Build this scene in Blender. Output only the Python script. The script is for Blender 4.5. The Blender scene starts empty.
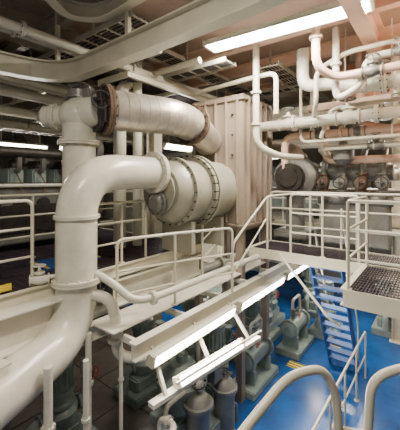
import bpy, bmesh, math, random
from mathutils import Vector, Matrix
random.seed(7)
V=Vector
AX=V((.6115,.7912,0)).normalized(); BX=V((-AX.y,AX.x,0)); UP=V((0,0,1))
TH=math.atan2(AX.y,AX.x)
def S(a,b,z=0): return AX*a+BX*b+UP*z      # ship frame: a=fore-aft, b=athwart, z=up

# ---------------------------------------------------------------- materials
def mat(name,col,rough=.45,metal=0,var=.10,scale=3,bump=0,spec=.5,emit=None,es=0):
    m=bpy.data.materials.new(name); m.use_nodes=True
    nt=m.node_tree; n=nt.nodes; l=nt.links; p=n['Principled BSDF']
    p.inputs['Roughness'].default_value=rough; p.inputs['Metallic'].default_value=metal
    p.inputs['Specular IOR Level'].default_value=spec
    tc=n.new('ShaderNodeTexCoord'); nz=n.new('ShaderNodeTexNoise')
    nz.inputs['Scale'].default_value=scale; nz.inputs['Detail'].default_value=6; nz.inputs['Roughness'].default_value=.65
    l.new(tc.outputs['Object'],nz.inputs['Vector'])
    r=n.new('ShaderNodeValToRGB'); r.color_ramp.elements[0].position=.35; r.color_ramp.elements[1].position=.65
    r.color_ramp.elements[0].color=tuple(c*(1-var) for c in col)+(1,)
    r.color_ramp.elements[1].color=tuple(min(1,c*(1+var)) for c in col)+(1,)
    l.new(nz.outputs['Fac'],r.inputs['Fac']); l.new(r.outputs['Color'],p.inputs['Base Color'])
    if bump:
        b=n.new('ShaderNodeBump'); b.inputs['Strength'].default_value=bump; b.inputs['Distance'].default_value=.02
        l.new(nz.outputs['Fac'],b.inputs['Height']); l.new(b.outputs['Normal'],p.inputs['Normal'])
    if emit:
        p.inputs['Emission Color'].default_value=emit+(1,); p.inputs['Emission Strength'].default_value=es
    return m
CREAM=mat('cream_paint',(.60,.56,.44),.33,var=.08)
WHITE=mat('white_paint',(.68,.65,.55),.3,var=.07)
PIPEW=mat('pipe_paint',(.62,.59,.49),.25,var=.10,scale=4)
LAG=mat('lagging',(.46,.41,.35),.32,.5,var=.22,scale=5,bump=.25)
DRUM=mat('drum_paint',(.30,.285,.225),.35,var=.12)
BEIGE=mat('casing_paint',(.27,.215,.165),.42,var=.08,scale=2)
SALMON=mat('salmon_lit_paint',(.74,.40,.26),.55,var=.08,scale=2)  # salmon paint, with the upper right's warm light tinge put into the colour
PINKP=mat('pink_pipe_paint',(.72,.50,.38),.4,var=.08,scale=2)
CEIL=mat('ceiling_paint',(.36,.27,.21),.6,var=.15,scale=1)
BEAMP=mat('beam_paint',(.34,.31,.25),.5,var=.12)
WALLG=mat('wall_paint',(.22,.21,.175),.6,var=.2,scale=1)
GREEN=mat('machine_green',(.22,.27,.25),.38,var=.15)
GREY=mat('grey_steel',(.17,.17,.155),.4,.25,var=.25)
DARK=mat('dark_steel',(.04,.035,.03),.5,.4,var=.3,scale=8)
RUST=mat('rust_brown',(.12,.075,.05),.6,.2,var=.3,scale=8)
BRASS=mat('bronze',(.45,.30,.12),.35,.8)
BLUE=mat('blue_floor_paint',(.010,.075,.27),.22,var=.3,scale=1.3)
BLUES=mat('blue_steps',(.012,.08,.30),.5)
YEL=mat('yellow_paint',(.75,.56,.04),.5)
RED=mat('red_paint',(.5,.05,.03),.45)
GRAT=mat('grating_steel',(.075,.055,.07),.5,.4,var=.2)
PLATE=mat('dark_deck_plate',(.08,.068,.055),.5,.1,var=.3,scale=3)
TUBE=mat('lamp_tube',(1,1,1),.5,var=0,emit=(1,.97,.9),es=50)

# ---------------------------------------------------------------- mesh builder
def fillet(pts,R,n=6):
    pts=[V(p) for p in pts]
    if len(pts)<3: return pts
    out=[pts[0]]
    for i in range(1,len(pts)-1):
        p=pts[i]; u=pts[i-1]-p; w=pts[i+1]-p
        d=min(R,u.length*.48,w.length*.48); u.normalize(); w.normalize()
        p0=p+u*d; p2=p+w*d
        for k in range(n+1):
            t=k/n; out.append(p0*(1-t)**2+p*2*t*(1-t)+p2*t*t)
    out.append(pts[-1]); return out
class Ob:
    def __init__(s,name): s.name=name; s.bm=bmesh.new(); s.mats=[]; s.kids=[]
    def mi(s,m):
        if m not in s.mats: s.mats.append(m)
        return s.mats.index(m)
    def frame(s,d,hint=None):
        d=d.normalized(); h=hint or (UP if abs(d.z)<.95 else AX)
        x=h.cross(d).normalized(); return x,d.cross(x)
    def rings(s,rs,m,smooth=True,caps=True,closed=False):
        mi=s.mi(m); R=[[s.bm.verts.new(p) for p in r] for r in rs]; n=len(R[0])
        prs=list(zip(R[:-1],R[1:]))
        if closed: prs.append((R[-1],R[0]))
        for a,b in prs:
            for i in range(n):
                try:
                    f=s.bm.faces.new((a[i],a[(i+1)%n],b[(i+1)%n],b[i])); f.material_index=mi; f.smooth=smooth
                except ValueError: pass
        if caps and not closed:
            for r,fl in ((R[0],1),(R[-1],0)):
                f=s.bm.faces.new(r[::-1] if fl else r); f.material_index=mi
    def tube(s,pts,r,m,R=None,seg=12,closed=False,caps=True,n=6):
        pts=[V(p) for p in pts]
        if R: pts=fillet(pts,R,n)
        q=[pts[0]]
        for p in pts[1:]:
            if (p-q[-1]).length>1e-5: q.append(p)
        pts=q; N=len(pts); rs=[]; x=None
        for i,p in enumerate(pts):
            if closed: t=(pts[(i+1)%N]-pts[i-1])
            else: t=pts[min(i+1,N-1)]-pts[max(i-1,0)]
            t.normalize()
            if x is None: x,_=s.frame(t)
            else:
                x=x-t*x.dot(t)
                x.normalize()
            y=t.cross(x); rr=r[i] if isinstance(r,(list,tuple)) else r
            rs.append([p+(x*math.cos(2*math.pi*k/seg)+y*math.sin(2*math.pi*k/seg))*rr for k in range(seg)])
        s.rings(rs,m,True,caps,closed); return s
    def lathe(s,p,d,prof,m,seg=24,smooth=True):
        p=V(p); d=V(d).normalized(); x,y=s.frame(d); rs=[]
        for t,r in prof:
            rs.append([p+d*t+(x*math.cos(2*math.pi*k/seg)+y*math.sin(2*math.pi*k/seg))*max(r,.001) for k in range(seg)])
        s.rings(rs,m,smooth); return s
    def cyl(s,p0,p1,r,m,seg=16,r2=None):
        p0=V(p0);p1=V(p1); return s.lathe(p0,p1-p0,[(0,r),((p1-p0).length,r if r2 is None else r2)],m,seg)
    def box(s,c,size,m,ang=TH,bev=0):
        c=V(c); hx,hy,hz=[q/2 for q in size]; mi=s.mi(m)
        X=V((math.cos(ang),math.sin(ang),0)); Y=V((-X.y,X.x,0))
        bm=s.bm; vs=[bm.verts.new(c+X*(i*hx)+Y*(j*hy)+UP*(k*hz)) for k in(-1,1) for i,j in((-1,-1),(1,-1),(1,1),(-1,1))]
        fs=[bm.faces.new([vs[q] for q in f]) for f in((3,2,1,0),(4,5,6,7),(0,1,5,4),(1,2,6,5),(2,3,7,6),(3,0,4,7))]
        for f in fs: f.material_index=mi
        if bev:
            es=list({e for f in fs for e in f.edges})
            r=bmesh.ops.bevel(bm,geom=es,offset=bev,segments=2,affect='EDGES',material=mi)
        return s
    def bar(s,p0,p1,w,h,m):
        p0=V(p0);p1=V(p1); x,y=s.frame(p1-p0)
        s.rings([[p+x*w/2*i+y*h/2*j for i,j in((-1,-1),(1,-1),(1,1),(-1,1))] for p in(p0,p1)],m,False); return s
    def sweep(s,pts,w,h,m,dz=0,dw=0):
        pts=[V(p) for p in pts]; rs=[]
        for i,p in enumerate(pts):
            t=pts[min(i+1,len(pts)-1)]-pts[max(i-1,0)]; t.z=0; t.normalize(); x=UP.cross(t)
            rs.append([p+x*(w/2*i_+dw)+UP*(h/2*j_+dz) for i_,j_ in((-1,-1),(1,-1),(1,1),(-1,1))])
        s.rings(rs,m,False); return s
    def ibeam(s,pts,w,h,m,t=.02):
        s.sweep(pts,w,t,m,-h/2+t/2); s.sweep(pts,w,t,m,h/2-t/2); s.sweep(pts,t,h-2*t,m); return s
    def ball(s,c,r,m,sc=(1,1,1)):
        mi=s.mi(m); mt=Matrix.Translation(V(c))@Matrix.Rotation(TH,4,'Z')@Matrix.Diagonal((sc[0],sc[1],sc[2],1))
        g=bmesh.ops.create_uvsphere(s.bm,u_segments=20,v_segments=12,radius=r,matrix=mt)
        for f in {f for v in g['verts'] for f in v.link_faces}: f.material_index=mi; f.smooth=True
        return s
    def flange(s,p,d,r,m,t=.04,bolts=10,bm_=None,pair=True):
        p=V(p); d=V(d).normalized(); x,y=s.frame(d)
        if pair:
            s.cyl(p-d*t*1.05,p-d*t*.08,r,m,24); s.cyl(p+d*t*.08,p+d*t*1.05,r,m,24); L=t*1.7
        else: s.cyl(p-d*t/2,p+d*t/2,r,m,24); L=t
        for k in range(bolts):
            a=2*math.pi*k/bolts; q=p+(x*math.cos(a)+y*math.sin(a))*r*.87
            s.cyl(q-d*L,q+d*L,r*.06,bm_ or DARK,6)
        return s
    def wheel(s,p,d,R,m,stem=.15):
        p=V(p); d=V(d).normalized(); x,y=s.frame(d); c=p+d*stem
        s.cyl(p,c+d*.02,R*.1,m,8)
        s.tube([c+(x*math.cos(2*math.pi*k/20)+y*math.sin(2*math.pi*k/20))*R for k in range(20)],R*.11,m,seg=6,closed=True)
        for k in range(4):
            a=math.pi/2*k; s.cyl(c,c+(x*math.cos(a)+y*math.sin(a))*R,R*.07,m,6)
        return s
    def valve(s,p,d,r,m,up=UP,wheelm=RED):
        """globe valve centred p on a pipe running along d"""
        p=V(p); d=V(d).normalized(); L=r*2.4
        s.lathe(p-d*L,d,[(0,r*1.6),(r*.3,r*1.6),(r*.3,r*1.0),(L*.6,r*1.25),(L,r*1.5),(L*1.4,r*1.25),(2*L-r*.3,r),(2*L-r*.3,r*1.6),(2*L,r*1.6)],m,16)
        u=V(up).normalized()
        s.lathe(p,u,[(0,r*1.0),(r*1.7,r*.9),(r*1.7,r*1.4),(r*2.1,r*1.4),(r*2.1,r*.6),(r*3,r*.4)],m,14)
        s.wheel(p+u*r*2.9,u,r*1.5,wheelm,r*.9)
        return s
    def done(s,parent=None):
        bmesh.ops.remove_doubles(s.bm,verts=s.bm.verts[:],dist=1e-6)
        bmesh.ops.recalc_face_normals(s.bm,faces=s.bm.faces[:])
        for e in s.bm.edges:
            if len(e.link_faces)==2 and e.calc_face_angle(0)>.6: e.smooth=False
        me=bpy.data.meshes.new(s.name); s.bm.to_mesh(me); s.bm.free()
        for m in s.mats: me.materials.append(m)
        o=bpy.data.objects.new(s.name,me); bpy.context.scene.collection.objects.link(o)
        if parent: o.parent=parent
        return o

LC=(1,.91,.76)
def area(name,p,xdir,sx,sy,power,col=LC,parent=None,down=V((0,0,-1))):
    L=bpy.data.lights.new(name,'AREA'); L.shape='RECTANGLE'; L.size=sx; L.size_y=sy; L.energy=power; L.color=col
    o=bpy.data.objects.new(name,L); bpy.context.scene.collection.objects.link(o)
    z=-down.normalized(); x=V(xdir); x=(x-z*x.dot(z)).normalized(); y=z.cross(x)
    o.matrix_world=Matrix.Translation(V(p))@Matrix((x,y,z)).transposed().to_4x4()
    if parent: o.parent=parent
    return o

def fluorescent(p0,p1,power,w=.22,twin=True,name='fluorescent_light',hang=.0,col=LC,face=None,tr=.02):
    """twin-tube batten; 'face' = direction the open side looks"""
    p0=V(p0);p1=V(p1); o=Ob(name); d=(p1-p0).normalized(); L=(p1-p0).length
    f=V(face).normalized() if face else -UP
    f=(f-d*f.dot(d)).normalized(); x=f.cross(d).normalized()
    def slab(c0,c1,hx,hf,m):
        o.rings([[c+x*hx*i+f*hf*j for i,j in((-1,-1),(1,-1),(1,1),(-1,1))] for c in(c0,c1)],m,False)
    slab(p0-f*.07,p1-f*.07,w*.28,.035,CREAM); slab(p0-f*.03,p1-f*.03,w*.5,.006,WHITE)
    for sg in(-1,1):
        slab(p0+x*sg*w/2,p1+x*sg*w/2,.006,.03,WHITE)
        if twin or sg==1:
            q=x*sg*w*.22 if twin else V((0,0,0))
            o.cyl(p0+q+d*.05,p1+q-d*.05,tr,TUBE,10)
    for p in(p0,p1): slab(p-d*.02-f*.02,p+d*.02-f*.02,w*.5,.045,CREAM)
    if hang:
        for t in(.15,.85): o.cyl(p0.lerp(p1,t)+UP*.1,p0.lerp(p1,t)+UP*(.1+hang),.012,CREAM,6)
    ob=o.done(); area('lamp_emitter',(p0+p1)/2+f*.06,d,L*.95,w*.8,power,col,ob,f); return ob

def railing(pts,h=1.05,mids=(.35,.68),step=1.1,name='guard_railing',r=.021,m=CREAM,kick=False):
    o=Ob(name); pts=[V(p) for p in pts]
    e0=[pts[0]]+[p+UP*h for p in pts]+[pts[-1]]
    o.tube(e0,r,m,R=.1,seg=10)
    for f in mids: o.tube([p+UP*h*f for p in pts],r*.75,m,R=.06,seg=8)
    for i in range(len(pts)-1):
        n=max(1,round((pts[i+1]-pts[i]).length/step))
        for k in range(0,n+1):
            if (i==0 and k==0) or (i==len(pts)-2 and k==n): continue
            p=pts[i].lerp(pts[i+1],k/n); o.cyl(p,p+UP*h,r*.95,m,10); o.cyl(p,p+UP*.012,r*2.3,m,10)
        if kick: o.bar(pts[i]+UP*.06,pts[i].lerp(pts[i+1],.9)+UP*.06,.01,.08,YEL)
    return o.done()

def grating(a0,a1,b0,b1,z,name='grating_deck',edge=CREAM,m=GRAT,depth=.16,sp=.045,plate=None):
    o=Ob(name); n=int((b1-b0)/sp)
    if plate: o.box(S((a0+a1)/2,(b0+b1)/2,z-.02),(a1-a0,b1-b0,.02),plate)
    else:
        for i in range(n+1): b=b0+(b1-b0)*i/n; o.bar(S(a0,b,z-.015),S(a1,b,z-.015),.008,.03,m)
        n=int((a1-a0)/.1)
        for i in range(n+1): a=a0+(a1-a0)*i/n; o.bar(S(a,b0,z-.006),S(a,b1,z-.006),.01,.01,m)
    for b in(b0,b1): o.ibeam([S(a0,b,z-depth/2+.01),S(a1,b,z-depth/2+.01)],.08,depth,edge,.012)
    for a in(a0,a1): o.bar(S(a,b0,z-depth/2+.01),S(a,b1,z-depth/2+.01),.03,depth,edge)
    k=int((a1-a0)/1.0)
    for i in range(1,k): a=a0+(a1-a0)*i/k; o.bar(S(a,b0,z-.08),S(a,b1,z-.08),.03,.09,edge)
    return o.done()

# ---------------------------------------------------------------- room shell
A0,A1,B0,B1,ZC=-2.5,14,-5,12,7.15
o=Ob('floor'); o.box(S((A0+A1)/2,(B0+B1)/2,-.05),(A1-A0,B1-B0,.1),BLUE); o.done()
o=Ob('ceiling'); o.box(S((A0+A1)/2,(B0+B1)/2,ZC+.05),(A1-A0,B1-B0,.1),CEIL); o.done()
o=Ob('wall_far'); o.box(S(A1+.05,(B0+B1)/2,ZC/2),(.1,B1-B0,ZC),WALLG)
for i in range(18): o.box(S(A1-.06,B0+.5+i*.95,ZC/2),(.12,.02,ZC),WALLG)
o.done()
o=Ob('wall_left'); o.box(S((A0+A1)/2,B1+.05,ZC/2),(A1-A0,.1,ZC),WALLG)
for i in range(17): o.box(S(A0+.5+i*.95,B1-.06,ZC/2),(.02,.12,ZC),WALLG)
o.done()
o=Ob('wall_right'); o.box(S((A0+A1)/2,B0-.05,ZC/2),(A1-A0,.1,ZC),WALLG); o.done()

# ceiling girders
for b in(-1.6,.9,5.4,7.8,10.2):
    Ob('ceiling_girder').ibeam([S(A0,b,ZC-.25),S(A1,b,ZC-.25)],.22,.5,PINKP if b<2 else BEAMP,.025).done()
for i,a in enumerate((2.6,3.9,5.2,6.5,8.2,10,12)):
    Ob('ceiling_crossbeam').ibeam([S(a,B0,ZC-.13),S(a,B1,ZC-.13)],.14,.26,PINKP if i in(2,3,4) else BEAMP,.02).done()
o=Ob('upper_bulkhead'); o.box(S(7.6,-1.0,6.42),(.04,5.4,1.2),SALMON)
for i in range(9): o.box(S(7.54,-3.5+i*.62,6.42),(.1,.02,1.2),SALMON)
o.bar(S(7.5,-3.7,5.82),S(7.5,1.7,5.82),.14,.06,SALMON); o.bar(S(7.5,-3.7,6.4),S(7.5,1.7,6.4),.08,.03,SALMON)
o.done()
o=Ob('hull_brace_frame')
for b in(-.8,.4,1.6):
    o.bar(S(7.3,b,7.1),S(6.6,b,5.9),.08,.12,PINKP)
o.bar(S(6.6,-2.5,5.9),S(6.6,2.2,5.9),.1,.14,PINKP)
o.done()

# monorail hoist track, curved
trk=fillet([(-4.2,3.3,6.15),(-3.3,4.35,6.15),(-2.3,5.2,6.15),(-1.1,4.25,6.15),(.3,3.1,6.15),(1.2,2.3,6.15)],1.0,8)
o=Ob('hoist_monorail_beam'); o.ibeam(trk,.17,.3,CREAM,.022)
for i in(4,14,24,34): 
    if i<len(trk): o.bar(trk[i]+UP*.15,V((trk[i].x,trk[i].y,ZC)),.06,.06,CREAM)
o.done()
trk2=fillet([(-1.9,3.3,6.75),(-1.85,4.3,6.75),(-1.4,4.4,6.75),(-.2,3.4,6.75),(.4,2.8,6.75)],.6,8)
Ob('hoist_track').ibeam(trk2,.14,.2,CREAM,.02).done()

# ceiling lamp
fluorescent((.16,5.45,6.72),(2.25,4.05,6.72),340,w=.36,tr=.05)

# ---------------------------------------------------------------- decks
grating(-1.5,5.0,3.85,8.2,3.1,name='grating_deck',sp=.06)
o=Ob('deck_edge_girder'); o.ibeam([S(-1.5,3.75,2.75),S(2.1,3.75,2.75)],.3,.42,WHITE,.02); o.ibeam([S(2.9,3.9,2.7),S(5.0,3.9,2.7)],.2,.4,WHITE,.02)
o.ibeam([S(-.4,3.0,2.55),S(1.2,3.35,2.55)],.3,.25,CREAM,.02); o.done()
grating(3.94,5.3,-3.2,.9,3.1,sp=.035,depth=.2)
grating(5.32,6.2,-3.2,2.9,3.1,sp=.035,depth=.17)
grating(9.5,13.7,-4.5,8,3.1,sp=.2,plate=PLATE)
railing([S(3.98,-2.4,3.1),S(3.98,.86,3.1),S(5.2,.86,3.1)],step=.9)
railing([S(5.36,1.0,3.1),S(5.36,2.1,3.1)],step=.6)
railing([S(6.15,-3,3.1),S(6.15,2.85,3.1)],step=.85)
railing([S(9.55,-3,3.1),S(9.55,7.5,3.1)],step=1.2)
railing([S(-.6,3.95,3.1),S(1.75,3.95,3.1)],step=.8,kick=True)
railing([S(.2,5.4,3.1),S(4.6,5.4,3.1)],step=1.1)
railing([S(2.6,3.95,3.1),S(3.6,3.95,3.1)],step=.5,h=.95)
for a,b in((.9,4.6),(2.6,4.7)):
    o=Ob('blue_floor_hatch'); o.box(S(a,b,3.12),(.9,.6,.03),BLUES,bev=.005); o.tube([S(a-.1,b,3.14),S(a-.1,b,3.19),S(a+.1,b,3.19),S(a+.1,b,3.14)],.01,YEL,R=.02)
    for s_ in(-1,1): o.box(S(a+s_*.42,b,3.14),(.04,.58,.01),YEL)
    o.done()
o=Ob('service_walkway')
o.ibeam([S(2.1,3.55,2.45),S(8.3,3.45,2.45)],.12,.2,WHITE,.015)
o.ibeam([S(2.3,2.75,2.45),S(8.3,2.75,2.45)],.12,.2,WHITE,.015)
o.box(S(5.3,3.3,2.55),(6.0,.42,.02),WHITE)
for i in range(7): o.bar(S(2.5+i*.93,2.75,2.42),S(2.5+i*.93,3.55,2.42),.05,.08,WHITE)
o.done()
railing([(-1.09,4.07,2.56),(-.37,4.58,2.56),(.53,5.1,2.56)],mids=(.3,.6),step=.9)
railing([S(4.6,3.5,2.56),S(5.3,3.5,2.9)],step=.8)
o=Ob('inclined_handrail')
o.tube([(.53,5.12,2.7),(.55,5.15,3.35),(1.25,5.75,4.1),(2.0,6.0,4.15)],.02,CREAM,R=.1)
o.tube([(.6,5.2,2.9),(1.25,5.78,3.7)],.015,CREAM); o.cyl((1.25,5.75,3.1),(1.25,5.75,4.1),.02,CREAM)
o.tube([(1.4,5.5,3.1),(2.05,4.95,2.2),(2.3,5.1,2.0)],.02,CREAM,R=.1)
o.done()

# walkway lights, open side turned inboard
FI=-BX*.95-UP*.25
fluorescent(S(2.75,2.45,2.0),S(4.0,2.3,2.0),28,w=.12,face=-BX*.8+UP*.35)
fluorescent(S(2.5,2.62,2.3),S(4.3,2.62,2.3),50,w=.15,face=FI)
fluorescent(S(4.5,2.62,2.3),S(6.3,2.62,2.3),50,w=.15,face=FI)
fluorescent(S(6.5,2.62,2.3),S(8.2,2.62,2.3),50,w=.15,face=FI)
o=Ob('lamp_support_rail')
o.bar(S(2.4,2.55,1.88),S(4.5,2.3,1.88),.1,.05,WHITE); o.tube([S(2.6,2.35,2.1),S(4.3,2.15,2.1)],.018,CREAM)
for t in(2.6,3.4,4.3): o.bar(S(t,2.5-.1*(t-2.6),1.88),S(t,2.75,2.4),.04,.04,WHITE)
o.done()

# ---------------------------------------------------------------- main white pipe
P=(-1.587,4.0)
o=Ob('cooling_water_pipe')
end=V((P[0],P[1],4.52))+AX*1.38
path=[V((-2.5,1.7,2.12)),V((-1.97,2.85,2.32)),V((-1.60,4.0,2.42)),V((P[0],P[1],4.5)),end]
o.tube(path,.255,PIPEW,R=.62,seg=36,n=14)
o.flange((P[0],P[1],3.12),UP,.31,PIPEW,.03,14,PIPEW)
o.flange((P[0],P[1],3.93),UP,.285,PIPEW,.02,0,PIPEW)
o.flange(end-AX*.02,AX,.34,PIPEW,.035,14,PIPEW)
o.tube([(P[0]-.2,P[1]-.1,3.2),(P[0]-.42,P[1]-.2,3.18),],.03,PIPEW)
o.valve((P[0]-.38,P[1]-.2,3.18),V((-.9,-.4,0)),.045,WHITE,wheelm=WHITE)
o.tube([(-1.4,3.95,2.95),(-1.16,3.98,2.88),(-1.08,4.0,2.62),(-1.08,4.0,2.15),(-.85,4.15,2.0),S(5.2,3.0,1.95)],.07,PIPEW,R=.25,seg=16)
o.flange((-1.08,4.0,2.35),UP,.11,PIPEW,.02,8,PIPEW)
o.done()
o=Ob('service_pipe')
o.tube([(-1.35,4.0,3.2),(-1.1,4.0,3.05),(-.85,3.95,2.85),(-.6,4.1,2.85),(1.2,6.0,2.95),(2.2,5.6,2.85)],.05,PIPEW,R=.2,seg=14)
o.flange((-.62,4.08,2.85),V((.69,.72,0)),.09,PIPEW,.02,8,PIPEW)
o.flange((.5,5.27,2.91),V((.69,.72,0)),.09,PIPEW,.02,8,PIPEW)
o.done()

# drum (heat exchanger)
o=Ob('heat_exchanger_drum')
c=V((P[0],P[1],4.2))+AX*1.46
o.lathe(c,AX,[(0,.36),(.05,.36),(.05,.42),(.16,.5),(.30,.54),(.30,.60),(.38,.60),(.38,.55),(.76,.56),(.76,.65),(.83,.65),(.83,.63),(.85,.63),(.85,.67),(.93,.67),(.93,.58),(1.8,.56)],DRUM,48)
x=UP.cross(AX).normalized()
for k in range(28):
    an=2*math.pi*k/28; q=c+AX*.84+(x*math.cos(an)+UP*math.sin(an))*.64; o.cyl(q-AX*.12,q+AX*.12,.016,DARK,6)
for k in range(24):
    an=2*math.pi*k/24; q=c+AX*.34+(x*math.cos(an)+UP*math.sin(an))*.575; o.cyl(q-AX*.07,q+AX*.07,.014,DARK,6)
mh=c+V((.02,-.02,-.18))-AX*.02
o.lathe(mh,-AX,[(0,.2),(.06,.2),(.06,.16),(.1,.14),(.12,.1)],GREY,24)
for k in range(10):
    an=2*math.pi*k/10; q=mh+(x*math.cos(an)+UP*math.sin(an))*.18; o.cyl(q,q-AX*.08,.012,DARK,6)
for t in(.5,1.4): o.box(c+AX*t-UP*.8,(.1,.7,.55),DRUM)
o.done()

# charge air casing
o=Ob('air_cooler_casing')
o.box(S(5.95,3.68,4.75),(1.3,1.3,2.7),BEIGE,bev=.02)
for i in range(5): o.box(S(5.27,3.14+i*.26,4.8),(.08,.025,2.5),BEIGE)
for i in range(5): o.box(S(5.45+i*.25,3.0,4.8),(.025,.08,2.5),BEIGE)
for z in(3.5,6.0): o.box(S(5.95,3.68,z),(1.4,1.4,.04),BEIGE)
for z in (4.1,4.5,4.9,5.3,5.7):
    o.cyl(S(5.26,3.27,z),S(5.31,3.27,z),.02,DARK,8)
for b in(3.15,4.2):
    for a in(5.4,6.5): o.box(S(a,b,1.7),(.14,.14,3.4),BEIGE)
o.done()
# machinery beside the casing
o=Ob('turbocharger')
tc=S(6.75,2.5,4.45)
o.lathe(tc-AX*.3,AX,[(0,.12),(.02,.34),(.12,.46),(.3,.48),(.42,.34),(.5,.24),(.75,.24),(.8,.38),(1.0,.4),(1.05,.2)],GREY,28)
o.lathe(tc-AX*.34,-AX,[(0,.3),(.18,.3),(.18,.22),(.22,.2)],DARK,24)
o.tube([tc-AX*.1-UP*.3,tc-AX*.1-UP*.9,tc-AX*.1-UP*1.25],.2,GREY,seg=16); o.box(tc-UP*1.2,(.9,.7,.15),GREY)
o.tube([tc+UP*.2,tc+UP*.6,tc+UP*.75+BX*.9],.16,LAG,R=.3,seg=16); o.flange(tc+UP*.45,UP,.22,RUST,.03,10)
for k in range(12):
    an=2*math.pi*k/12; q=tc+AX*.0+(BX*math.cos(an)+UP*math.sin(an))*.46; o.cyl(q-AX*.05,q+AX*.05,.022,RUST,6)
o.done()

# lagged upper pipe
o=Ob('lagged_exhaust_pipe')
lp=fillet([(-1.36,4.52,5.42),(-.25,5.3,5.46),(.16,6.45,5.2)],.55,14)
lead=[lp[0].lerp(lp[1],k/10) for k in range(10)]+lp[1:]
o.tube(lead,.295,LAG,seg=36)
for i in range(1,len(lead)-1,2):
    t=(lead[i+1]-lead[i-1]).normalized(); o.lathe(lead[i]-t*.008,t,[(0,.292),(.003,.299),(.013,.299),(.016,.292)],LAG,36)
d0=(lead[1]-lead[0]).normalized()
o.flange(lead[0]-d0*.02,d0,.37,RUST,.04,16,DARK)
t=(lead[-5]-lead[-6]).normalized(); o.flange(lead[-5],t,.37,RUST,.035,16,DARK)
o.done()
o=Ob('riser_valve_assembly')
vx,vy=-1.80,4.62
o.tube([(vx,vy,3.1),(vx,vy,5.3)],.235,PIPEW,seg=24)
o.flange((vx,vy,4.95),UP,.30,PIPEW,.03,14,PIPEW)
o.ball((vx,vy,5.36),.29,PIPEW,(1,1,.85))
o.cyl((vx,vy,5.4),(-1.42,4.48,5.42),.24,PIPEW,24)
o.flange((-1.50,4.5,5.42),d0,.33,DARK,.03,12,DARK)
o.tube([(vx,vy,5.36),(vx-.42,vy+.02,5.34)],.16,PIPEW,seg=20); o.flange((vx-.36,vy+.02,5.34),V((1,0,0)),.2,PIPEW,.03,10,PIPEW)
o.lathe((vx-.42,vy+.02,5.34),V((-1,0,0)),[(0,.17),(.1,.16),(.16,.1),(.18,.01)],PIPEW,20)
o.cyl((vx,vy,5.55),(vx,vy,5.72),.16,GREY,18); o.flange((vx,vy,5.62),UP,.2,GREY,.02,8)
o.box((vx+.25,vy-.2,5.62),(.2,.18,.16),GREY,bev=.02); o.wheel((vx,vy,5.7),UP,.14,DARK,.1)
o.wheel((vx+.42,vy-.3,5.5),V((.3,-1,0)),.12,DARK,.1)
o.tube([(vx+.25,vy-.25,5.55),(vx+.5,vy-.35,5.5),(vx+.5,vy-.35,5.2)],.03,DARK,R=.08)
o.done()

o=Ob('ventilation_standpipe'); 
o.tube([(-1.55,6.0,3.1),(-1.55,6.0,6.2),(-1.2,6.6,6.6)],.12,WHITE,R=.3,seg=18); o.flange((-1.55,6.0,5.5),UP,.18,WHITE,.025,8); o.done()
o=Ob('ventilation_standpipe'); 
o.tube([(-1.25,6.2,3.1),(-1.25,6.2,7.1)],.09,WHITE,seg=16); o.flange((-1.25,6.2,4.6),UP,.14,WHITE,.025,8); o.done()

# ---------------------------------------------------------------- left engine
def engine(a,b,z,L=2.3,name='diesel_generator_engine'):
    o=Ob(name)
    o.box(S(a,b,z+.12),(L+.3,1.0,.24),GREY,bev=.03); o.box(S(a,b,z+.65),(L,.75,.85),GREY,bev=.05)
    n=6
    for i in range(n):
        aa=a-L/2+.22+i*(L-.44)/(n-1)
        o.box(S(aa,b,z+1.22),(.27,.5,.3),GREEN,bev=.03); o.box(S(aa,b,z+1.45),(.22,.36,.16),DARK,bev=.04)
        o.cyl(S(aa,b-.38,z+.7),S(aa,b-.42,z+.7),.12,DARK,14)
        o.tube([S(aa,b-.2,z+1.3),S(aa,b-.36,z+1.35),S(aa,b-.38,z+1.62)],.05,GREY,R=.1,seg=8)
        o.tube([S(aa,b-.1,z+1.4),S(aa,b-.45,z+1.1),S(aa,b-.42,z+.9)],.012,BRASS,seg=6)
    o.tube([S(a-L/2,b-.38,z+1.66),S(a+L/2,b-.38,z+1.66)],.1,DARK,seg=12)
    o.tube([S(a-L/2,b-.45,z+1.05),S(a+L/2,b-.45,z+1.05)],.035,WHITE,seg=8)
    o.lathe(S(a+L/2-.5,b-.1,z+1.85),AX,[(0,.12),(.05,.3),(.2,.36),(.32,.32),(.34,.2),(.6,.2),(.62,.3),(.8,.28),(.82,.1)],GREY,20)
    o.tube([S(a+L/2,b-.1,z+1.9),S(a+L/2,b-.1,z+2.4),S(a+L/2,b+.6,z+2.9)],.16,LAG,R=.3,seg=14)
    o.box(S(a-L/2-.15,b,z+.9),(.3,.5,.5),GREEN,bev=.04)
    o.box(S(a,b-.55,z+.45),(L*.8,.1,.5),DARK,bev=.01)
    o.done()
engine(2.7,6.5,3.25,2.6); engine(3.2,10,3.1,2.6)
grating(-1.5,6.5,8.4,11.7,3.1,sp=.2,plate=PLATE)

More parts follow.
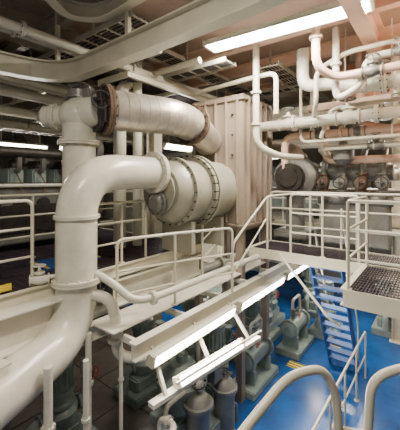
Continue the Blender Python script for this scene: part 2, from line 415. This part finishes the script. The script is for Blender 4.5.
# ---------------------------------------------------------------- overhead pipes, trays
def run(name,pts,r,m=PIPEW,R=None,fl=(),hang=True):
    o=Ob(name); o.tube(pts,r,m,R=R or r*3,seg=14)
    pts=[V(p) for p in pts]
    for i,t in fl:
        d=pts[i+1]-pts[i]; o.flange(pts[i]+d*t,d,r*1.55,m,r*.22+.008,8)
    if hang:
        for i in range(len(pts)-1):
            d=pts[i+1]-pts[i]
            if abs(d.normalized().z)<.3 and d.length>1.5 and pts[i].z>5:
                for t in(.2,.7):
                    q=pts[i]+d*t; o.bar(q,V((q.x,q.y,ZC)),.02,.02,m)
    return o.done()
run('seawater_pipe',[S(6.0,-3,5.52),S(6.0,3.2,5.52),S(6.0,3.2,5.0)],.10,PIPEW,R=.3,fl=((0,.35),(0,.62),(0,.85)))
run('seawater_pipe',[S(5.7,-3,5.95),S(5.7,1.1,5.95),S(5.7,1.5,6.1),S(5.7,2.0,6.1),S(5.7,2.0,6.8)],.11,PIPEW,R=.3,fl=((0,.75),(0,.9)))
run('fuel_oil_pipe',[S(6.3,-3,5.3),S(6.3,2.6,5.3),S(6.3,2.6,4.6)],.075,PINKP,R=.2,fl=((0,.5),(0,.8)))
run('fuel_oil_pipe',[S(6.3,-3,5.02),S(6.3,1.9,5.02),S(6.9,1.9,4.9)],.05,PIPEW,R=.2,fl=((0,.5),(0,.8)))
run('fuel_oil_pipe',[S(6.1,-3,5.75),S(6.1,1.6,5.75),S(6.1,1.8,5.2)],.035,PIPEW,R=.15)
run('fuel_oil_pipe',[S(6.15,-3,5.15),S(6.15,2.2,5.15),S(6.15,2.2,6.9)],.03,CREAM,R=.15)
run('steam_pipe',[S(6.6,-3,5.75),S(6.6,3.4,5.75)],.08,BEAMP,fl=((0,.6),))
run('steam_pipe',[S(6.8,-3,4.8),S(6.8,1.9,4.8),S(6.8,1.9,5.6)],.08,PINKP,R=.2,fl=((0,.6),))
run('drain_pipe',[S(5.4,-2.5,6.3),S(5.4,.9,6.3),S(5.4,.95,5.9),S(5.4,1.35,5.7),S(5.4,1.35,6.9)],.055,PIPEW,R=.18,fl=((0,.8),(3,.5)))
run('drain_pipe',[S(5.5,-2.5,6.5),S(5.5,1.2,6.5),S(5.5,1.7,6.3),S(5.5,1.7,5.7),S(6.0,1.9,5.6)],.04,PIPEW,R=.18)
run('drain_pipe',[S(5.2,2.7,7),S(5.2,2.7,5.05),S(5.5,2.4,4.85),S(6.2,2.2,4.85)],.06,CREAM,R=.2,fl=((0,.5),(0,.8)))
run('drain_pipe',[S(5.3,2.35,5.6),S(5.3,2.35,6.35),S(5.3,2.9,6.35),S(5.3,4.2,6.3)],.045,CREAM,R=.15)
run('vent_pipe',[S(5.0,1.55,7.1),S(5.0,1.55,6.2),S(5.3,1.35,6.05),S(5.3,.2,6.05)],.065,PINKP,R=.25,fl=((0,.5),))
run('vent_pipe',[S(7.1,1.3,7.1),S(7.1,1.3,5.5),S(7.1,.3,5.3),S(7.1,-3,5.3)],.1,PINKP,R=.3,fl=((0,.5),))
run('vent_pipe',[S(7.3,2.3,7.1),S(7.3,2.3,5.2)],.09,WHITE)
run('vent_pipe',[S(7.9,-3,4.5),S(7.9,4,4.5)],.12,BEAMP,fl=((0,.5),(0,.65)))
run('vent_pipe',[S(8.1,-3,4.1),S(8.1,4,4.1)],.08,GREY,fl=((0,.5),(0,.65)))
run('vent_pipe',[S(6.5,.6,6.9),S(6.5,.6,5.0),S(6.5,.2,4.7),S(6.9,-.4,3.9)],.06,PIPEW,R=.2,fl=((0,.5),))
for a,b,z,r in((6.0,1.3,5.52,.085),(5.7,.75,5.95,.09),(6.3,1.2,5.3,.06),(6.3,.9,5.02,.055),(5.4,.45,6.3,.05),(7.9,.9,4.5,.11),(5.3,.8,6.05,.06),(6.0,2.4,5.52,.08),(6.3,1.9,5.3,.06)):
    Ob('globe_valve').valve(S(a,b,z),BX,r,PIPEW if r>.07 else GREY,wheelm=GREY).done()
o=Ob('valve_manifold')
o.tube([S(7.0,.7,4.55),S(7.0,2.1,4.55)],.16,GREY,seg=18); o.tube([S(7.0,.7,4.0),S(7.0,2.1,4.0)],.12,GREY,seg=16)
for i in range(4):
    b=.85+i*.36; o.valve(S(6.8,b,4.35),UP,.075,RUST if i%2 else GREY,up=-AX,wheelm=DARK)
    o.tube([S(7,b,4.0),S(6.8,b,4.0),S(6.8,b,4.2)],.06,GREY,R=.1); o.tube([S(6.8,b,4.5),S(6.8,b,4.75),S(7.1,b,5.0)],.06,GREY,R=.1)
o.lathe(S(6.55,1.5,4.7),UP,[(0,.1),(.1,.2),(.3,.2),(.36,.1),(.5,.05)],GREY,16)
o.box(S(7.1,1.4,3.5),(.3,1.3,.9),GREY,bev=.03)
o.done()

for i,(b,z,r,m) in enumerate(((6.3,6.3,.07,PIPEW),(6.6,6.3,.05,PIPEW),(6.95,6.2,.1,WHITE),(7.4,6.4,.06,BEAMP),(8.4,6.1,.12,PIPEW),(8.9,5.9,.08,BEAMP),(9.6,6.2,.1,BEAMP),(4.9,6.55,.05,WHITE),(4.6,6.5,.07,WHITE))):
    run('overhead_pipe',[S(-2,b,z),S(11,b,z)],r,m,fl=((0,.3),(0,.45),(0,.6)))
for i,(a,z,r,m) in enumerate(((4.4,6.55,.06,WHITE),(7.9,6.2,.1,PIPEW),(8.8,6.0,.14,BEAMP),(9.1,5.4,.08,WHITE),(11,5.8,.12,PIPEW),(3.4,6.4,.045,CREAM),(9.2,6.5,.1,PINKP))):
    run('crossover_pipe',[S(a,3.4 if i in(0,5) else -4,z),S(a,11,z)],r,m,fl=((0,.4),(0,.6)))
def tray(p0,p1,w=.35,name='cable_tray'):
    o=Ob(name); p0=V(p0);p1=V(p1); d=(p1-p0).normalized(); x=UP.cross(d)
    for sg in(-1,1): o.bar(p0+x*sg*w/2,p1+x*sg*w/2,.015,.08,BEAMP)
    n=int((p1-p0).length/.28)
    for i in range(n+1): q=p0.lerp(p1,i/n)-UP*.03; o.bar(q-x*w/2,q+x*w/2,.03,.015,BEAMP)
    for j in range(5):
        off=(j-2)*w*.17; o.tube([p0+x*off+UP*.0,p1+x*off],.016,DARK,seg=6)
    for i in range(3): q=p0.lerp(p1,.15+.35*i)+x*w/2; o.bar(q,V((q.x,q.y,ZC)),.03,.03,BEAMP)
    o.done()
tray(S(4.8,3.0,6.55),S(4.8,9,6.55)); tray(S(2.9,3.2,6.6),S(2.9,9,6.6),.45); tray(S(0,5.9,6.35),S(10,5.9,6.35),.4); tray(S(3.2,4.15,6.75),S(9,4.15,6.75),.45)
tray(S(7.2,-3,6.6),S(7.2,9,6.6)); tray(S(5.5,2.6,6.6),S(9,2.6,6.6),.4); tray(S(0,7.9,5.6),S(10,7.9,5.6),.4)
grating(3.6,6.2,4.4,5.3,6.35,name='overhead_grating',sp=.06,depth=.12)
# rectangular ventilation duct overhead
o=Ob('ventilation_duct'); o.box(S(3.0,7.2,6.75),(9,.6,.4),BEAMP,bev=.02)
for i in range(8): o.box(S(-1+i*1.15,7.2,6.75),(.04,.66,.46),BEAMP)
o.done()

def column(a,b,z0,z1,w=.25):
    o=Ob('support_column'); o.box(S(a,b,(z0+z1)/2),(.02,w,z1-z0),CREAM)
    for s_ in(-1,1): o.box(S(a,b+s_*w/2,(z0+z1)/2),(w,.02,z1-z0),CREAM)
    o.box(S(a,b,z0+.01),(w*1.5,w*1.5,.02),CREAM); o.done()
for a,b in((5.2,5.4),(8.2,5.4),(1.5,7.8),(6.8,7.8),(10,.9),(11,5.4),(9,9.5)): column(a,b,0,ZC-.5)

def cabinet(a,b,z,w=.8,h=1.9,m=WALLG):
    o=Ob('switchboard_cabinet'); o.box(S(a,b,z+h/2),(.5,w,h),GREEN,bev=.02)
    for s_ in(-1,1): o.box(S(a-.26,b+s_*w/4,z+h/2),(.02,w/2-.04,h-.15),GREEN,bev=.005); o.box(S(a-.28,b+s_*.05,z+h/2),(.02,.02,.16),DARK)
    for k in range(3): o.cyl(S(a-.27,b-.2+k*.2,z+h*.85),S(a-.29,b-.2+k*.2,z+h*.85),.04,DARK,12)
    o.done()
for b in(-2,-1.1,-.2,4.6,5.5,6.4): cabinet(13,b,3.1)
def tank(a,b,z,r=.5,h=1.7,m=PIPEW):
    o=Ob('storage_tank'); o.lathe(S(a,b,z),UP,[(.15,r*.5),(.2,r*.9),(.3,r),(h-.15,r),(h-.05,r*.88),(h,r*.4),(h,r*.2),(h+.2,r*.2)],m,28)
    for k in range(4):
        q=S(a+.7*r*math.cos(k*1.57),b+.7*r*math.sin(k*1.57),z); o.box(q+UP*.15,(.07,.07,.3),m)
    for zz in(.5,1.2): o.lathe(S(a,b,z+zz),UP,[(0,r),(0,r+.015),(.04,r+.015),(.04,r)],m,28)
    o.tube([S(a-r,b,z+.5),S(a-r-.2,b,z+.5),S(a-r-.2,b,z+h)],.04,m,R=.1); o.done()
tank(11.2,3.2,3.1,.6,1.7,GREEN); tank(7.5,9.5,0,.8,5,WALLG); tank(9,6.6,0,.7,4.6,BEAMP); tank(5.9,9.3,3.1,.5,1.9,BEAMP)

# ---------------------------------------------------------------- lower floor machines
def pump(c,rot=0,name='pump_unit',h=1.2,m=GREEN):
    c=V(c); o=Ob(name); a=TH+rot; X=V((math.cos(a),math.sin(a),0)); Y=V((-X.y,X.x,0))
    o.box(c+UP*.1,(1.0,.7,.2),m,a,.02); o.box(c+UP*.32,(.7,.45,.24),m,a,.03)
    o.lathe(c+UP*.42,UP,[(0,.2),(.08,.26),(.25,.28),(.32,.22),(.36,.16),(.36,.24),(.40,.24),(.40,.17),(h-.6,.17)],m,22)
    o.lathe(c+UP*(h-.2),UP,[(0,.24),(.04,.24),(.04,.19),(.4,.19),(.44,.21),(.5,.21),(.56,.12)],m,22)
    for k in range(16):
        t=2*math.pi*k/16; q=c+UP*(h+.02)+(X*math.cos(t)+Y*math.sin(t))*.2; o.bar(q-UP*.16,q+UP*.16,.012,.03,m)
    o.box(c+UP*(h+.05)+Y*.25,(.14,.12,.14),m,a,.01)
    for sg in(-1,1):
        o.tube([c+X*sg*.2+UP*.62,c+X*sg*.48+UP*.62,c+X*sg*.48+UP*(1.0 if sg>0 else .2)],.075,m,R=.15)
        o.flange(c+X*sg*.32+UP*.62,X,.12,m,.02,8); 
    o.valve(c+X*.48+UP*1.12,UP,.06,m,up=-Y,wheelm=RED)
    o.done()
def purifier(c,rot=0,name='oil_purifier'):
    c=V(c); o=Ob(name); a=TH+rot; X=V((math.cos(a),math.sin(a),0)); Y=V((-X.y,X.x,0))
    o.box(c+UP*.2,(1.4,.9,.4),GREEN,a,.03); o.box(c+UP*.55+X*.1,(.8,.6,.4),GREEN,a,.05)
    o.lathe(c+UP*.7+X*.1,UP,[(0,.3),(.1,.38),(.4,.38),(.42,.42),(.48,.42),(.5,.36),(.72,.2),(.74,.1),(.85,.1)],GREEN,28)
    for k in range(10):
        t=2*math.pi*k/10; q=c+UP*1.15+X*.1+(X*math.cos(t)+Y*math.sin(t))*.4; o.cyl(q-UP*.06,q+UP*.06,.02,DARK,6)
    o.lathe(c+UP*.6-X*.45,X,[(-.3,.1),(-.28,.2),(.25,.2),(.28,.12),(.4,.12)],GREY,20)
    o.box(c+UP*.85-X*.45,(.2,.16,.14),GREEN,a,.01)
    o.tube([c+UP*1.5+X*.1,c+UP*1.65+X*.1,c+UP*1.65+X*.5,c+UP*.5+X*.62],.04,PIPEW,R=.12)
    o.tube([c+UP*1.2-X*.2-Y*.3,c+UP*1.2-X*.6-Y*.3,c+UP*.1-X*.6-Y*.35],.035,PIPEW,R=.1)
    o.valve(c+UP*1.0+X*.62,UP,.05,GREY,up=-Y,wheelm=RED)
    o.cyl(c+UP*1.25-Y*.42,c+UP*1.25-Y*.48,.07,WHITE,14)
    o.box(c+UP*1.2+X*.55-Y*.35,(.25,.15,.35),GREY,a,.01)
    o.done()
def vessel(c,r=.17,h=.75,m=GREY):
    c=V(c); o=Ob('filter_vessel')
    o.lathe(c,UP,[(0,r*1.2),(.04,r*1.2),(.04,r*.7),(.12,r*.7),(.18,r),(h-.2,r),(h-.2,r*1.25),(h-.14,r*1.25),(h-.14,r),(h-.05,r*.8),(h,r*.4),(h,r*.15),(h+.1,r*.15)],m,22)
    o.wheel(c+UP*(h+.05),UP,r*.5,DARK,.05); o.tube([c+AX*r*.8+UP*.35,c+AX*(r+.2)+UP*.35,c+AX*(r+.2)],.04,m,R=.1); o.done()
def skid(a,b):
    o=Ob('heater_skid'); o.box(S(a,b,.08),(1.2,.6,.16),GREEN,bev=.02)
    for s_ in(-1,1): o.box(S(a+s_*.35,b,.3),(.08,.4,.3),GREEN)
    o.lathe(S(a-.55,b,.62),AX,[(0,.1),(.03,.18),(.1,.18),(.1,.24),(.16,.24),(.16,.18),(.95,.18),(.95,.24),(1.01,.24),(1.01,.18),(1.08,.16),(1.12,.05)],GREEN,22)
    o.valve(S(a-.2,b,.95),UP,.045,GREY,up=-BX,wheelm=RED); o.tube([S(a-.2,b,.8),S(a-.2,b,1.3),S(a+.3,b,1.3),S(a+.3,b,.8)],.035,PIPEW,R=.1)
    o.done()
purifier(S(3.75,3.35,0)); pump(S(5.15,3.6,0)); pump(S(6.9,3.75,0),.0); pump(S(7.9,3.9,0)); pump(S(8.9,4.2,0)); pump(S(9.3,2.6,0))
pump(S(10.5,3.4,0)); pump(S(10.5,1.2,0)); pump(S(6.0,4.9,0)); purifier(S(7.4,5.3,0)); purifier(S(1.0,4.8,0)); pump(S(2.6,4.9,0)); pump(S(4.4,4.9,0))
skid(6.1,3.2); skid(8.0,3.0); skid(2.2,2.8)
vessel((-.03,4.75,0),.19,1.15,GREY); vessel((.42,5.35,0),.18,1.0,GREY); vessel((1.45,8.4,0),.17,.8,GREY)
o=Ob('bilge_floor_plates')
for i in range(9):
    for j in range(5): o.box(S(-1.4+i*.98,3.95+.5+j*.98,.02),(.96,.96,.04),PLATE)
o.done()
o=Ob('machinery_foundation'); o.box(S(1.0,3.7,.45),(1.4,.8,.8),GREY,bev=.03)
for k in range(4): o.box(S(.4+k*.4,3.27,.45),(.04,.08,.8),GREY); 
o.box(S(1.0,3.7,.9),(1.55,.95,.06),DARK); o.tube([S(.3,3.5,1.1),S(1.7,3.5,1.1)],.16,GREEN,seg=18); o.flange(S(.7,3.5,1.1),AX,.22,GREEN,.03,10); o.flange(S(1.4,3.5,1.1),AX,.22,GREEN,.03,10)
o.box(S(1.05,3.5,1.35),(.3,.25,.25),DARK,bev=.03); o.done()
run('bilge_pipe',[S(1.2,2.6,1.3),S(2.9,2.6,1.3),S(2.9,2.9,1.3),S(2.9,2.9,.3)],.045,PIPEW,R=.2,hang=False,fl=((0,.5),(1,.5)))
run('bilge_pipe',[S(1.2,2.8,1.0),S(2.6,2.8,1.0),S(2.6,2.8,.2)],.02,RED,R=.2,hang=False)
run('bilge_pipe',[S(2.0,4.2,2.4),S(9,4.2,2.4)],.09,PIPEW,hang=False,fl=((0,.3),(0,.6)))
run('bilge_pipe',[S(2.0,4.6,2.2),S(9,4.6,2.2)],.12,WHITE,hang=False,fl=((0,.3),(0,.6)))
for a,b,r in((1.55,3.15,.045),(1.85,2.95,.03),(2.2,3.45,.04),(2.5,3.2,.025)): run('down_pipe',[S(a,b,0),S(a,b,2.5)],r,PIPEW,hang=False,fl=((0,.4),(0,.75)))
railing([S(1.4,2.2,0),S(3.0,2.3,0)],step=.8,mids=(.5,))
for i,(a,b,L) in enumerate(((7.2,2.7,.45),(8.6,2.2,.4))):
    o=Ob('hazard_floor_plate')
    o.box(S(a,b,.006),(L*.6,L*.8,.012),YEL)
    for k in range(3): o.box(S(a-.1+k*.1,b,.014),(.035,L*.8,.006),DARK)
    o.done()

railing([S(3.2,1.35,0),S(7.7,1.3,0)],step=1.0,mids=(.5,),name='guard_railing')
o=Ob('generator_base'); o.box(S(5.6,-.4,.4),(2.4,1.4,.8),GREEN,bev=.05); o.box(S(5.6,-.4,.95),(2.0,1.0,.3),GREEN,bev=.08)
for k in range(5): o.cyl(S(4.8+k*.42,-.4,1.05),S(4.8+k*.42,-.4,1.4),.15,GREY,16); o.box(S(4.8+k*.42,.32,.45),(.28,.05,.4),DARK,bev=.01)
o.tube([S(4.5,.05,1.3),S(6.7,.05,1.3)],.07,PIPEW); o.done()
# ship's ladder from floor to catwalk
o=Ob('stairway')
for s_ in(1.5,2.1): o.bar(S(6.3,s_,3.0),S(7.9,s_,0.05),.03,.18,BLUES)
for i in range(12):
    t=(i+.5)/12; o.box(S(6.3+1.6*t,1.8,3.0-2.95*t),(.22,.58,.03),BLUES)
for s_ in(1.5,2.1): o.tube([S(6.4,s_,3.0),S(6.4,s_,3.9),S(7.95,s_,1.0),S(7.95,s_,.05)],.02,CREAM,R=.15)
o.done()
# near stair handrails
o=Ob('stair_handrail')
o.tube([(-.12,.95,3.2),(.15,1.3,3.31),(.42,1.45,3.49),(.60,1.5,3.49),(.66,1.5,3.36),(.69,1.5,2.9),(.69,1.5,0)],.021,CREAM,R=.12,seg=16,n=8)
o.tube([(.69,1.5,3.19),(.82,1.5,3.17)],.016,CREAM,seg=10); o.tube([(.0,1.15,2.9),(.69,1.5,3.0)],.014,CREAM)
o.done()
o=Ob('stair_handrail')
o.tube([(.81,1.5,0),(.81,1.5,3.14),(.83,1.5,3.44),(1.0,1.5,3.5),(1.5,1.45,3.5),(1.9,1.4,3.3)],.021,CREAM,R=.14,seg=16,n=8)
o.done()

# distant lamps (level by level), plus lamps added for glow and contrast
fluorescent(S(3.0,9.0,5.3),S(4.4,9.0,5.3),60,hang=1.7,face=-BX*.7-UP*.5)
fluorescent(S(7.2,7.0,5.5),S(8.6,7.0,5.5),60,hang=1.4,face=-BX*.7-UP*.5)
fluorescent(S(10.5,0.6,5.0),S(10.5,2.0,5.0),110,hang=1.8,face=-AX*.6-UP*.6)
fluorescent(S(10.5,3.6,5.2),S(10.5,5.0,5.2),60,hang=1.8)
fluorescent(S(8.0,-.6,5.4),S(8.0,.8,5.4),90,col=(1,.76,.56),hang=1.6)  # added warm lamp, gives the upper right a salmon glow
fluorescent(S(-.6,1.5,6.7),S(.8,1.5,6.7),150)  # added key lamp above left of the camera, unseen, for shading contrast
fluorescent(S(9.9,1.6,2.7),S(9.9,3.2,2.7),70)
fluorescent(S(6.4,5.6,2.6),S(7.8,5.6,2.6),50)
fluorescent(S(4.7,-.6,6.1),S(4.7,-2,6.1),170,col=(1,.66,.42),hang=.8,face=AX*.8+UP*.35)  # added orange lamp outside the view, aimed to warm the upper right

w=bpy.data.worlds.new('World'); bpy.context.scene.world=w; w.use_nodes=True
w.node_tree.nodes['Background'].inputs[0].default_value=(1,.94,.85,1); w.node_tree.nodes['Background'].inputs[1].default_value=.28

cam=bpy.data.cameras.new('camera'); co=bpy.data.objects.new('camera',cam); bpy.context.scene.collection.objects.link(co)
co.location=(0,0,4.4); co.rotation_euler=(math.pi/2,0,0)
cam.sensor_fit='HORIZONTAL'; cam.sensor_width=36; cam.lens=27.9; cam.shift_y=-.0875; cam.clip_start=.05
bpy.context.scene.camera=co
